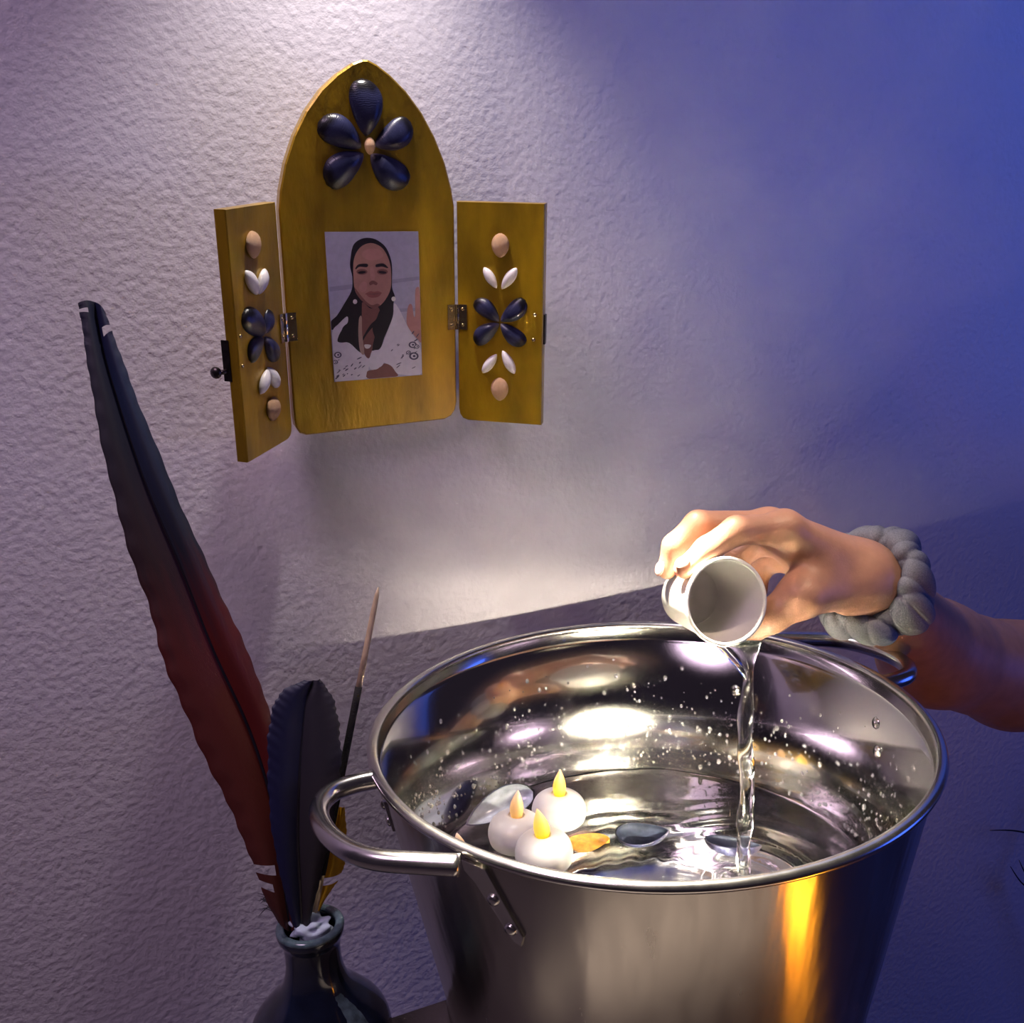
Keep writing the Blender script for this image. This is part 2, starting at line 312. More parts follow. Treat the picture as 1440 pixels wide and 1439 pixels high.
# ------------------------------------------------------------------ steel tub
PC = np.array([0.3429, -0.24085, 0.0]); HR = 0.22; RR, RB = 0.1965, 0.1555
tub = empty('steel_tub', PC, 'large stainless steel tub with two loop handles, filled with water', 'tub')
def rw(z): return RB + (RR - RB) * z / HR        # outer radius by height
inner = [(RR - 0.0005, HR - 0.001), (RR - 0.0022, HR - 0.010), (RR - 0.0036, HR - 0.0135), (rw(HR - .014) - 0.0040, HR - 0.0150), (rw(0.11) - 0.003, 0.11), (rw(0.030) - 0.003, 0.030), (rw(0.015) - 0.006, 0.014), (RB - 0.016, 0.006), (RB - 0.03, 0.004), (0.10, 0.004), (0.099, 0.0048), (0.096, 0.0048), (0.095, 0.004), (0.05, 0.004), (0.0005, 0.004)]
outer = [(RR, HR - 0.001), (rw(0.11), 0.11), (rw(0.016), 0.016), (RB + 0.0026, 0.0135), (RB + 0.0030, 0.0110), (RB + 0.0010, 0.0085), (RB + 0.0030, 0.006), (RB + 0.0030, 0.002), (RB - 0.001, 0.0), (RB - 0.008, 0.0), (RB - 0.010, 0.002), (0.0005, 0.002)]
vi, fi = lathe(inner, 144, PC); vo, fo = lathe(outer, 144, PC)
V, Fs = merge((vi, fi), (vo, fo))
put('tub_wall', V, Fs, ['steel_in', 'steel_out', 'steel_floor'], tub, fm=[0 if q % (len(inner) - 1) < 6 else 2 for q in range(len(fi))] + [1] * len(fo), origin=PC)
put('rim', *lathe([(RR + 0.0012 + 0.0040 * math.cos(a), HR + 0.0035 * math.sin(a)) for a in np.linspace(0, 2 * math.pi, 14, endpoint=False)], 144, PC, closed=True), 'steel', tub, origin=PC + [0, 0, HR])
hp = [(528, 1096), (500, 1102), (470, 1113), (452, 1130), (449, 1150), (462, 1174), (490, 1196), (530, 1209), (590, 1214), (646, 1217)]
hpath = spline([onz(x, y, HR - 0.004) for x, y in hp], 60)
def polar(P): d = P - PC; return math.atan2(d[1], d[0]), math.hypot(d[0], d[1])
for k in range(2):
    ang = math.pi * k; Rm = np.array([[math.cos(ang), -math.sin(ang), 0], [math.sin(ang), math.cos(ang), 0], [0, 0, 1]])
    path = (hpath - PC) @ Rm.T + PC
    h = put('handle', *tube(path, 0.0066, 16), 'steel', tub)
    for e, side in ((path[0], -1), (path[-1], 1)):
        a, d = polar(e); e = PC + np.array([math.cos(a), math.sin(a), 0]) * (rw(HR - .02) + 0.003) + Z * (HR - 0.004)
        # riveted bracket plate following the tub side, down and away from the tube end
        pts = []
        for (da, z) in ((-0.035, HR - 0.008), (0.055, HR - 0.008), (0.080, HR - 0.020), (0.150, HR - 0.052), (0.135, HR - 0.060), (0.110, HR - 0.058), (0.0, HR - 0.022), (-0.035, HR - 0.016)):
            b = a + side * da; R_ = rw(z) + 0.0028; pts.append(PC + np.array([R_ * math.cos(b), R_ * math.sin(b), z]))
        nn = np.array([math.cos(a + side * .05), math.sin(a + side * .05), 0.18]); nn = unit(nn)
        put('bracket', *slab(pts, nn, 0.003, 0.0004), 'steel', h, smooth=False)
        for da, z in ((0.062, HR - 0.030), (0.108, HR - 0.049)):
            b = a + side * da; n_ = unit([math.cos(b), math.sin(b), -0.18])
            put('rivet', *sphere(PC + np.array([(rw(z) + 0.0030) * math.cos(b), (rw(z) + 0.0030) * math.sin(b), z]), (0.0042, 0.0042, 0.0022), 12, 8, (unit(np.cross(Z, n_)), unit(np.cross(n_, np.cross(Z, n_))), n_)), 'steel', h)
            put('inner_rivet', *sphere(PC + np.array([(rw(z) - 0.0032) * math.cos(b), (rw(z) - 0.0032) * math.sin(b), z]), (0.0050, 0.0050, 0.0026), 14, 8, (unit(np.cross(Z, n_)), unit(np.cross(n_, np.cross(Z, n_))), -n_)), 'steel', h)
# ------------------------------------------------------------------ water
ZW = 0.09
SF = onz(1047, 1237, ZW)
def ripple(x, y):
    d = np.hypot(x - SF[0], y - SF[1])
    h = 0.0016 * np.exp(-d / 0.05) * np.cos(d * 2 * math.pi / 0.017) * np.clip(d / 0.008, 0, 1)
    h += 0.00045 * np.sin(55 * x + 30 * y) + 0.0004 * np.sin(-41 * x + 62 * y + 1.0) + 0.00025 * np.sin(120 * x - 35 * y + 2)
    return h
nr, na = 70, 160; RW = rw(ZW) - 0.0025
V = [(PC[0], PC[1], ZW + ripple(PC[0], PC[1]))]; Fs = []
for i in range(1, nr + 1):
    for j in range(na):
        a = 2 * math.pi * j / na; x = PC[0] + RW * i / nr * math.cos(a); y = PC[1] + RW * i / nr * math.sin(a)
        V.append((x, y, ZW + ripple(x, y) + 0.0012 * max(0, (i - nr + 3) / 3)))
for j in range(na): Fs.append((0, 1 + j, 1 + (j + 1) % na))
for i in range(nr - 1):
    for j in range(na):
        j2 = (j + 1) % na; Fs.append((1 + i * na + j, 1 + (i + 1) * na + j, 1 + (i + 1) * na + j2, 1 + i * na + j2))
b0 = len(V)
low = [(rw(0.03) - 0.0025, 0.03), (rw(0.014) - 0.0045, 0.0125), (RB - 0.02, 0.0035), (0.05, 0.0035)]
for R_, z in low:
    for j in range(na): a = 2 * math.pi * j / na; V.append((PC[0] + R_ * math.cos(a), PC[1] + R_ * math.sin(a), z))
prev = 1 + (nr - 1) * na
for q in range(len(low)):
    cur = b0 + q * na
    for j in range(na): j2 = (j + 1) % na; Fs.append((prev + j, cur + j, cur + j2, prev + j2))
    prev = cur
Fs.append(tuple(prev + j for j in range(na)))
tag(put('tub_water', V, Fs, 'pool', None), 'clear rippling water filling the lower part of the steel tub', 'water', kind='stuff')
# droplets on the inside of the tub
parts = []
for _ in range(1500):
    a = RNG.uniform(0, 2 * math.pi); z = ZW + 0.006 + RNG.beta(1.0, 2.2) * 0.105
    if z > HR - 0.02: continue
    s = RNG.choice([0.0007, 0.0010, 0.0014, 0.0020], p=[.4, .34, .2, .06]); n_ = unit([-math.cos(a), -math.sin(a), 0.18])
    t1 = unit(np.cross(Z, n_)); t2 = np.cross(n_, t1); R_ = rw(z) - 0.0031
    parts.append(sphere(PC + np.array([R_ * math.cos(a), R_ * math.sin(a), z]), (s, s * 1.3, s * 0.75), 7, 5, (t1, t2, n_)))
V, Fs = merge(*parts)
tag(put('water_droplets', V, Fs, 'droplet', None), 'scattered water droplets clinging to the inner wall of the tub', 'droplets', kind='stuff')
# ------------------------------------------------------------------ floating candles
cp = [(0.0004, -0.0155), (0.007, -0.0153), (0.013, -0.0135), (0.0178, -0.009), (0.0203, -0.002), (0.0203, 0.003), (0.0185, 0.0085), (0.0145, 0.0125), (0.0095, 0.0147), (0.0060, 0.0150), (0.0054, 0.0138), (0.0004, 0.0135)]
wax_me = mesh_of('wax', *lathe(spline(cp, 40), 40), 'wax')
def flame_mesh(name, m_):
    V = []; Fs = []; n = 16; prof = [(0.0047, 0.0), (0.0055, 0.0035), (0.0057, 0.007), (0.0050, 0.011), (0.0036, 0.015), (0.0020, 0.0185), (0.0005, 0.0215)]
    for k, (r_, z) in enumerate(prof):
        for j in range(n): a = 2 * math.pi * j / n; V.append((r_ * math.cos(a) - 0.0022 * (z / 0.0215) ** 2, r_ * 0.85 * math.sin(a), z - 0.0108))
    for k in range(len(prof) - 1):
        for j in range(n): j2 = (j + 1) % n; Fs.append((k * n + j, k * n + j2, (k + 1) * n + j2, (k + 1) * n + j))
    Fs.append(tuple(range(n))); Fs.append(tuple((len(prof) - 1) * n + j for j in range(n)))
    return mesh_of(name, V, Fs, m_)
fl_y, fl_p = flame_mesh('flame', 'flame_yellow'), flame_mesh('flame_peach', 'flame_peach')
cz = ZW + 0.0065
for (px, py, fl, tl, lab) in ((786, 1141, fl_y, 0.05, 'white floating candle with yellow flame, closest to the two floating mussel shells'),
                              (726, 1172, fl_p, 0.06, 'white floating candle with a peach coloured flame, middle of the cluster'),
                              (765, 1200, fl_y, -0.04, 'white floating candle with the brightest yellow flame, pressed against the tub front'),
                              (650, 1235, fl_p, 0.0, 'white floating candle with only its flame tip above the tub rim by the handle')):
    c = onz(px, py, cz); c = np.array([c[0], c[1], cz])
    e = empty('floating_candle', c - Z * 0.0155, lab, 'candle', 'floating candles in the tub')
    Mx = Matrix.Translation(Vector(c)) @ Matrix.Rotation(tl, 4, 'Y') @ Matrix.Scale(1.12, 4)
    inst('wax', wax_me, Mx, e); inst('flame', fl, Mx @ Matrix.Translation((0, 0, 0.0135 + 0.0108)) @ Matrix.Rotation(0.4 + tl * 20, 4, 'Z'), e)
# ------------------------------------------------------------------ mussel shells
def mussel_mesh(name, mats, hollow=False):
    nu, nv = 22, 18; V = []; Fs = []; fm = []
    for i in range(nu + 1):
        u = i / nu; um = 0.64
        wd = 0.272 * (math.sqrt(max(0.0, 1 - ((u - um) / (1 - um)) ** 2)) if u > um else math.sin(math.pi / 2 * u / um) ** 0.72); wd = max(wd, 0.002)
        hh = 0.215 * (math.sqrt(max(0.0, 1 - ((u - 0.42) / 0.58) ** 2)) if u > 0.42 else math.sin(math.pi / 2 * u / 0.42) ** 0.6); hh = max(hh, 0.001); off = 0.05 * math.sin(math.pi * u)
        for j in range(nv + 1):
            t = -math.pi / 2 + math.pi * j / nv; V.append((off + wd * math.sin(t), u, hh * math.cos(t) * (1 + 0.12 * math.sin(t))))
    for i in range(nu):
        for j in range(nv): q = i * (nv + 1) + j; Fs.append((q, q + 1, q + nv + 2, q + nv + 1)); fm.append(0)
    if hollow:
        k = len(V); V += [(v[0] * 0.94, 0.03 + v[1] * 0.94, v[2] * 0.82 - 0.004) for v in V[:k]]
        for i in range(nu):
            for j in range(nv): q = k + i * (nv + 1) + j; Fs.append((q, q + nv + 1, q + nv + 2, q + 1)); fm.append(1)
        loop = [i * (nv + 1) for i in range(nu + 1)] + [i * (nv + 1) + nv for i in range(nu, -1, -1)]
        for a, b in zip(loop, loop[1:] + loop[:1]): Fs.append((a, b, b + k, a + k)); fm.append(0)
    else:
        for i in range(nu): Fs.append((i * (nv + 1), (i + 1) * (nv + 1), (i + 1) * (nv + 1) + nv, i * (nv + 1) + nv)); fm.append(0)
    me = bpy.data.meshes.new(name); me.from_pydata(V, [], Fs)
    for m_ in mats: me.materials.append(M[m_])
    me.polygons.foreach_set('material_index', np.array(fm, np.int32))
    bm = bmesh.new(); bm.from_mesh(me); bmesh.ops.remove_doubles(bm, verts=bm.verts, dist=0.003); bmesh.ops.recalc_face_normals(bm, faces=bm.faces); bm.to_mesh(me); bm.free()
    me.polygons.foreach_set('use_smooth', np.ones(len(me.polygons), bool)); return me
mus_me = mussel_mesh('mussel_shell', ['mussel']); half_me = mussel_mesh('mussel_half', ['mussel', 'nacre'], True); pale_me = mussel_mesh('mussel_half_pale', ['mussel', 'nacre_pale'], True)
def blob_mesh(name, m_, sx, sy, sz, tip, pw=0.6):
    nu, nv = 14, 12; V = []; Fs = []
    for i in range(nu + 1):
        u = i / nu; s = max(math.sin(math.pi * u), 0.02) ** pw * (1 - tip * (1 - u))
        for j in range(nv):
            t = 2 * math.pi * j / nv; z = math.sin(t); V.append((sx * s * math.cos(t), sy * (u - 0.5), sz * s * (z if z > 0 else 0.25 * z)))
    for i in range(nu):
        for j in range(nv): j2 = (j + 1) % nv; Fs.append((i * nv + j, i * nv + j2, (i + 1) * nv + j2, (i + 1) * nv + j))
    Fs.append(tuple(range(nv))); Fs.append(tuple(nu * nv + j for j in range(nv)))
    return mesh_of(name, V, Fs, m_)
coq_me = blob_mesh('coquina_shell', 'coquina', 0.24, 1.0, 0.26, 0.25)
jin_me = blob_mesh('jingle_shell', 'jingle', 0.44, 1.0, 0.30, 0.16, 0.48)
def half_shell(p0, p1, roll, me, label):
    p0, p1 = np.asarray(p0), np.asarray(p1); y = unit(p1 - p0); z0 = unit(-Z - (-Z @ y) * y); x = np.cross(y, z0)
    x, z_ = math.cos(roll) * x + math.sin(roll) * z0, -math.sin(roll) * x + math.cos(roll) * z0
    o = inst('mussel_half_shell', me, frame(p0, x, y, z_, np.linalg.norm(p1 - p0), sx=np.linalg.norm(p1 - p0) * (0.7 if me is pale_me else 1.0)))
    tag(o, label, 'shell', 'mussel shells floating in the tub')
zs = ZW + 0.006
half_shell(onz(942, 1168, zs + .001), onz(864, 1172, zs), 0.25, half_me, 'dark half mussel shell floating open side up, beside the candle cluster')
half_shell(onz(1072, 1190, zs + .001), onz(990, 1178, zs), -0.2, half_me, 'dark half mussel shell floating open side up beside the falling stream')
half_shell(onz(655, 1160, zs + .002), onz(752, 1112, zs + .012), -0.9, pale_me, 'long pale mussel half shell tilted on its side against the tub wall')
# ------------------------------------------------------------------ paper cup and the poured water
RC, BC = onF(1021, 846, 0.668), onF(969, 838, 0.722)
AX = unit(BC - RC); LC = np.linalg.norm(BC - RC)
c1 = unit(np.cross(AX, Z)); c2 = np.cross(AX, c1)      # c2 points down
if c2[2] > 0: c2 = -c2; c1 = -c1
R0, R1 = 0.0297, 0.0222
prof = [(R0 + 0.0016 * math.cos(a), 0.0016 * math.sin(a)) for a in np.linspace(math.pi * 0.4, -math.pi * 1.1, 9)]
prof = [(R1 - 0.0012, LC), (R1, LC), (R0 - 0.0002, 0.002)] + prof + [(R0 - 0.0009, 0.004), (R1 - 0.0010, LC - 0.005), (R1 - 0.0016, LC - 0.0052), (0.0003, LC - 0.0052), (0.0003, LC - 0.0046), (R1 - 0.0014, LC - 0.0046), (R1 - 0.0012, LC)]
V = []; Fs = []; n = 64
for j in range(n):
    a = 2 * math.pi * j / n
    for r_, t in prof: V.append(RC + AX * t + r_ * (math.cos(a) * c1 + math.sin(a) * c2))
k = len(prof)
for j in range(n):
    for q in range(k - 1): j2 = (j + 1) % n; Fs.append((j * k + q, j2 * k + q, j2 * k + q + 1, j * k + q + 1))
cup = empty('paper_cup', BC, 'small white paper cup held tilted over the steel tub', 'cup')
put('cup_body', V, Fs, 'paper', cup)
lip = RC + c2 * (R0 + 0.0003) + c1 * 0
sgn = 1 if (c1 @ RT) > 0 else -1
lip = RC + R0 * (math.cos(0.30) * c2 + math.sin(0.30) * c1 * sgn)
# stream: flattened sheet at the lip drawn into a twisting rope
foot = np.array([SF[0], SF[1], ZW - 0.004])
zz = np.linspace(0, 1, 60); V = []; Fs = []; n = 20
for i, s in enumerate(zz):
    z = lip[2] - 0.001 + (foot[2] - lip[2]) * s
    wq = min(1, s / 0.16) ** 0.7; cx = lip[:2] * (1 - wq) + foot[:2] * wq if s < 0.16 else foot[:2]
    start = np.array([lip[0], lip[1]]) + (RT[:2] * -0.004)
    cx = start * (1 - wq) + foot[:2] * wq
    wide = 0.0125 * (1 - wq) + 0.0060 + 0.0010 * math.sin(9 * s * math.pi) * wq; thin = 0.0016 * (1 - wq) + 0.0044 * wq + 0.0009 * math.sin(7 * s * math.pi + 1)
    tw = wq * 1.1 * math.sin(s * 8)
    d1 = unit([RT[0], RT[1], 0]); d2 = np.array([-d1[1], d1[0], 0]); sway = 0.0011 * math.sin(13 * s) * wq
    for j in range(n):
        a = 2 * math.pi * j / n; p, q = wide * math.cos(a), thin * math.sin(a)
        V.append(np.array([cx[0], cx[1], z]) + d1 * (p * math.cos(tw) - q * math.sin(tw) + sway) + d2 * (p * math.sin(tw) + q * math.cos(tw)))
for i in range(len(zz) - 1):
    for j in range(n): j2 = (j + 1) % n; Fs.append((i * n + j, i * n + j2, (i + 1) * n + j2, (i + 1) * n + j))
Fs.append(tuple(range(n))); Fs.append(tuple((len(zz) - 1) * n + j for j in range(n)))
st = empty('water_stream', foot, 'clear stream of water falling from the paper cup into the tub', 'water'); tag(st, kind='stuff')
put('stream', V, Fs, 'water', st)
for r_, t_, h_ in ((0.013, 0.0012, 0.0012), (0.021, 0.0009, 0.0008)):
    put('splash_ring', *lathe([(r_ + t_ * math.cos(a), h_ * math.sin(a)) for a in np.linspace(0, 2 * math.pi, 8, endpoint=False)], 40, (SF[0] - 0.010, SF[1] + 0.004, ZW + 0.001), closed=True), 'water', st)
for dx, dy, r_ in ((-0.014, -0.006, 0.0035), (-0.006, -0.012, 0.0028), (-0.020, 0.004, 0.0026), (-0.011, 0.010, 0.002), (0.008, -0.010, 0.0018)):
    put('bubble', *sphere((SF[0] + dx, SF[1] + dy, ZW + 0.001), r_, 12, 8), 'water', st)
# ------------------------------------------------------------------ vase
vc = np.array([0.0920, -0.219, 0.0])
dz = -0.0205; vp = [(0.0005, 0.001), (0.028, 0.0), (0.031, 0.002), (0.041, 0.012), (0.0485, 0.026), (0.0490, 0.036), (0.0455, 0.047), (0.034, 0.061), (0.0245, 0.072), (0.0198, 0.085), (0.0188, 0.098), (0.0198, 0.108), (0.0222, 0.1135)]
lipp = [(0.0228, 0.1163), (0.0224, 0.1191), (0.0206, 0.1203), (0.0182, 0.1195), (0.0165, 0.117)]
inn = [(0.0155, 0.111), (0.0148, 0.092), (0.017, 0.080), (0.030, 0.060), (0.040, 0.040), (0.036, 0.02), (0.0005, 0.012)]
vase = empty('bud_vase', vc, 'dark blue glazed ceramic bottle vase holding feathers and an incense stick', 'vase')
allp = np.concatenate([spline(vp, 50), spline(lipp, 14), spline(inn, 24)])
V, Fs = lathe(allp, 72, vc)
put('vase_body', V, Fs, 'glaze', vase, origin=vc)
put('lip', *lathe([(0.0200 + 0.0031 * math.cos(a), 0.1190 + 0.0024 * math.sin(a)) for a in np.linspace(0, 2 * math.pi, 12, endpoint=False)], 72, vc, closed=True), 'glaze_pale', vase)
# paler drip of glaze on the shoulder
V = []; Fs = []; nu, nv = 14, 12; sp_ = spline(vp, 200)
a_mid = math.atan2(*( (CAM - vc)[[1, 0]] )) + 0.62
for i in range(nu + 1):
    for j in range(nv + 1):
        u = i / nu; v = j / nv * 2 - 1; z = 0.075 - 0.05 * u; r_ = np.interp(z, sp_[20:, 1], sp_[20:, 0]) + 0.0006 * (1 - v * v) * (math.sin(math.pi * min(1, u + 0.15)) ** 0.5 if u < 0.85 else 1) - 0.0002
        a = a_mid + v * (0.16 + 0.22 * u) + 0.1 * math.sin(6 * u); V.append(vc + np.array([r_ * math.cos(a), r_ * math.sin(a), z]))
for i in range(nu):
    for j in range(nv): q = i * (nv + 1) + j; Fs.append((q, q + 1, q + nv + 2, q + nv + 1))
put('glaze_drip', V, Fs, 'glaze_pale', vase)
# crumpled tissue in the mouth
V, Fs = sphere((0, 0, 0), 1, 36, 24); V = np.array(V)
nz = sum(a * np.sin(V @ RNG.normal(0, f_, 3) + RNG.uniform(0, 6)) for a, f_ in ((.18, 3), (.16, 5), (.12, 8), (.10, 12), (.06, 20)))
V = V * (1 + nz)[:, None] * np.array([0.0135, 0.0135, 0.0075]) + vc + np.array([0.001, -0.002, 0.1195])
r_ = np.hypot(V[:, 0] - vc[0], V[:, 1] - vc[1]); lim = 0.0155; s_ = np.where(r_ > lim, lim / r_, 1); V[:, :2] = vc[:2] + (V[:, :2] - vc[:2]) * s_[:, None]
tag(put('tissue_plug', V, Fs, 'tissue', None), 'crumpled pale blue tissue stuffed in the mouth of the vase', 'tissue')
# ------------------------------------------------------------------ incense stick
def upY(pts, y0, y1, ylo, yhi):      # photo points on a tilted upright plane that rises from the vase mouth
    return [ony(x, y, y0 + (y1 - y0) * (ylo - y) / (ylo - yhi)) for x, y in pts]
st_pts = upY([(439, 1300), (532, 826)], -0.219, -0.175, 1300, 826); A_, B_ = np.array(st_pts)
inc = empty('incense_stick', A_, 'thin incense stick with tan bare tip and black coating, standing in the vase', 'incense')
at_ = lambda t: A_ + (B_ - A_) * t
put('bare_tip', *tube([at_(0.69), at_(0.80), at_(0.92), at_(0.975), at_(1.0)], [0.0022, 0.0022, 0.0021, 0.0016, 0.0004], 8), 'bamboo', inc)
put('coating', *tube([at_(t) for t in np.linspace(0.145, 0.70, 12)], 0.0026, 8), 'incense', inc)
put('bare_foot', *tube([at_(-0.03), at_(0.15)], 0.0021, 8), 'bamboo', inc)
# ------------------------------------------------------------------ feathers
def feather(name, label, shaft_px, left_px, right_px, ys, ml, mr_, cup_, gaps_l=(), gaps_r=(), shaft_r=0.0013, quill='quill'):
    y0, y1, ylo, yhi = ys; n = 240
    up3 = lambda pts: spline(np.array(upY(pts, y0, y1, ylo, yhi)), n)
    S, Lp, Rp = up3(shaft_px), up3(left_px), up3(right_px)
    # re-sample edges so that barbs sweep towards the tip
    root = empty(name, S[0], label, 'feather', 'feathers in the vase')
    put('shaft', *tube(S[::8], np.linspace(shaft_r * 1.5, shaft_r * 0.4, len(S[::8])), 8), quill, root)
    for E_, m_, gaps, sg in ((Lp, ml, gaps_l, -1), (Rp, mr_, gaps_r, 1)):
        k = 14; V = []; uv = []; Fs = []
        nrm = unit(np.cross(E_[n // 2] - S[n // 2], S[n // 2 + 9] - S[n // 2])); 
        if nrm @ FW > 0: nrm = -nrm
        for side in (0, 1):
            for i in range(n):
                jit = 1 + 0.018 * math.sin(i * 0.64) + 0.02 * math.sin(i * 0.2 + sg)
                for j in range(k + 1):
                    t = j / k; sl = min(n - 1, i + int(9 * min(1.0, (n - 1 - i) / 30))); P = S[i] + (E_[sl] - S[i]) * (t * (jit if t > .5 else 1))
                    P = P + nrm * (cup_ * math.sin(math.pi * t * 0.9) + (0.0004 * (1 - 0.8 * t)) * (1 if side == 0 else -1))
                    V.append(P); uv.append((sg * t, i / (n - 1)))
        off = n * (k + 1)
        cut = set()
        for (a, b, t0) in gaps:
            for i in range(n - 1):
                for j in range(k):
                    s = i / (n - 1)
                    if a < s < b and j / k >= t0: cut.add((i, j))
        for i in range(n - 1):
            for j in range(k):
                if (i, j) in cut: continue
                q = i * (k + 1) + j; Fs.append((q, q + 1, q + k + 2, q + k + 1)); Fs.append((off + q, off + q + k + 1, off + q + k + 2, off + q + 1))
        for i in range(n - 1):
            q = i * (k + 1) + k
            if (i, k - 1) not in cut: Fs.append((q, q + off, q + k + 1 + off, q + k + 1))
        put('vane', V, Fs, m_, root, uv=uv)
    return root
mac = feather('tail_feather', 'very long red and blue tail feather leaning out of the vase towards the wall',
        [(408, 1310), (400, 1250), (385, 1140), (352, 1030), (300, 915), (255, 800), (205, 680), (165, 560), (145, 490), (133, 425)],
        [(400, 1312), (372, 1262), (346, 1190), (300, 1090), (243, 965), (207, 850), (165, 720), (136, 590), (121, 500), (110, 427)],
        [(412, 1308), (414, 1250), (398, 1120), (378, 1000), (342, 905), (296, 805), (243, 685), (192, 560), (166, 490), (148, 440)],
        (-0.217, -0.10, 1310, 425), 'macaw_l', 'macaw_r', 0.006, gaps_l=((0.100, 0.116, 0.45), (0.130, 0.150, 0.25), (0.955, 0.972, 0.5)), gaps_r=((0.905, 0.925, 0.2),))
# downy barbs at the foot of the long feather
parts = []
for k in range(16):
    a0 = np.array(upY([(392 - RNG.uniform(0, 8), 1272 + RNG.uniform(-8, 14))], -0.2165, -0.10, 1310, 425)[0]); d = unit(-RT * RNG.uniform(.6, 1.2) + UP * RNG.uniform(-.3, .8)); L_ = RNG.uniform(0.007, 0.014)
    parts.append(tube(spline([a0, a0 + d * L_ * .5 + UP * .001, a0 + d * L_ + UP * RNG.uniform(-.004, .004)], 6), [0.0004, 0.0004, 0.0003, 0.0003, 0.0002, 0.0001], 4))
put('down', *merge(*parts), 'quill', mac)
feather('wing_feather', 'short broad navy feather with brown edge standing upright in the vase',
        [(424, 1310), (421, 1250), (418, 1180), (420, 1100), (424, 1040), (430, 985), (440, 957)],
        [(414, 1310), (398, 1250), (382, 1170), (376, 1090), (378, 1020), (393, 975), (428, 956)],
        [(432, 1310), (446, 1250), (466, 1170), (478, 1090), (477, 1030), (469, 985), (449, 954)],
        (-0.224, -0.196, 1310, 955), 'blue_l', 'blue_r', 0.004, gaps_r=())
feather('yellow_feather', 'small yellow feather half hidden behind the incense stick',
        [(434, 1308), (444, 1270), (456, 1230), (468, 1180), (478, 1135)],
        [(431, 1308), (437, 1270), (446, 1230), (460, 1180), (474, 1133)],
        [(437, 1308), (456, 1266), (480, 1228), (487, 1185), (484, 1133)],
        (-0.212, -0.197, 1308, 1130), 'yellow_v', 'yellow_v', 0.003, gaps_r=((0.40, 0.47, 0.0),), shaft_r=0.0008, quill='yellow_v')
# ------------------------------------------------------------------ triptych shrine
LEAN = math.radians(7.5)
P0 = onF(515, 350, 0.83); U = X; Vv = np.array([0, -math.sin(LEAN), math.cos(LEAN)]); N = np.cross(U, Vv)
P0 = P0 - np.array([0, 0.008, 0])
TH = 0.012
pan = lambda x, y, h=0.0: onplane(x, y, P0, N) + N * h
sh = empty('triptych_shrine', P0 - Vv * 0.1446 - N * TH, 'gold painted arched triptych with two open doors, seashells and a portrait photo', 'shrine')
halfR = [(0.0053, 0.1345), (0.012, 0.1315), (0.022, 0.1245), (0.034, 0.1135), (0.046, 0.0985), (0.056, 0.081), (0.064, 0.062), (0.069, 0.043), (0.071, 0.030), (0.071, -0.050), (0.071, -0.130), (0.0695, -0.1365), (0.066, -0.1415), (0.060, -0.1440)]
halfL = [(-0.058, -0.1446), (-0.0635, -0.1425), (-0.0665, -0.1370), (-0.0672, -0.130), (-0.0675, -0.05), (-0.0675, 0.030), (-0.0655, 0.044), (-0.0605, 0.063), (-0.0525, 0.0825), (-0.0425, 0.0995), (-0.0305, 0.114), (-0.018, 0.1245), (-0.006, 0.132), (0.001, 0.1345)]
out = [P0 + a * U + b * Vv for a, b in halfR + halfL]
put('centre_panel', *slab(out, N, TH, 0.0012), 'gold', sh, smooth=False)
def door(hx, s, wd, th, v0, v1):
    D = s * math.cos(th) * U + math.sin(th) * N; Nd = unit(np.cross(D, Vv)) * (1 if s > 0 else -1)
    H = P0 + hx * U
    c_ = [(0, v1), (wd, v1), (wd, v0), (0.008, v0), (0.0035, v0 + 0.0015), (0.001, v0 + 0.005), (0, v0 + 0.010)]
    o = put('door', *slab([H + a * D + b * Vv for a, b in c_], Nd, 0.0095, 0.0008), 'gold', sh, smooth=False)
    return o, H, D, Nd
dR, HRt, DR, NR = door(0.0728, 1, 0.0715, math.radians(36), -0.1455, 0.0335)
dL, HLt, DLt, NL = door(-0.0695, -1, 0.0690, math.radians(50), -0.1446, 0.0365)
dpx = lambda H, Nd: (lambda x, y, h=0.0: onplane(x, y, H, Nd) + Nd * h)
pr, pl_ = dpx(HRt, NR), dpx(HLt, NL)
def shell_on(me, name, a, b, nrm, parent, wid=1.0, hgt=1.0, centre=False):
    a, b = np.asarray(a), np.asarray(b); L_ = np.linalg.norm(b - a); y = unit(b - a); z = unit(nrm - (nrm @ y) * y); x = np.cross(y, z)
    return inst(name, me, frame((a + b) / 2 if centre else a, x, y, z, 1, L_ * wid, L_, L_ * hgt), parent)
for i_, o_ in (((515, 192), (508, 110)), ((508, 208), (447, 172)), ((527, 206), (578, 172)), ((511, 216), (459, 260)), ((521, 217), (574, 259))):
    wq = 1.15
    shell_on(mus_me, 'mussel_shell', pan(*i_), pan(*o_), N, sh, wq, 1.0)
a, b = pan(517, 217, 0.006), pan(517, 193, 0.006); shell_on(jin_me, 'jingle_shell', a, b, N, sh, 0.85, 1.2, True)
def door_shells(pp, nn, parent, items):
    for kind, a, b, wq in items:
        if kind == 'm': shell_on(mus_me, 'mussel_shell', pp(*a), pp(*b), nn, parent, wq)
        elif kind == 'c': shell_on(coq_me, 'coquina_shell', pp(*a, 0.001), pp(*b, 0.001), nn, parent, wq, 1.0, True)
        else: shell_on(jin_me, 'jingle_shell', pp(*a, 0.001), pp(*b, 0.001), nn, parent, wq, 1.0, True)
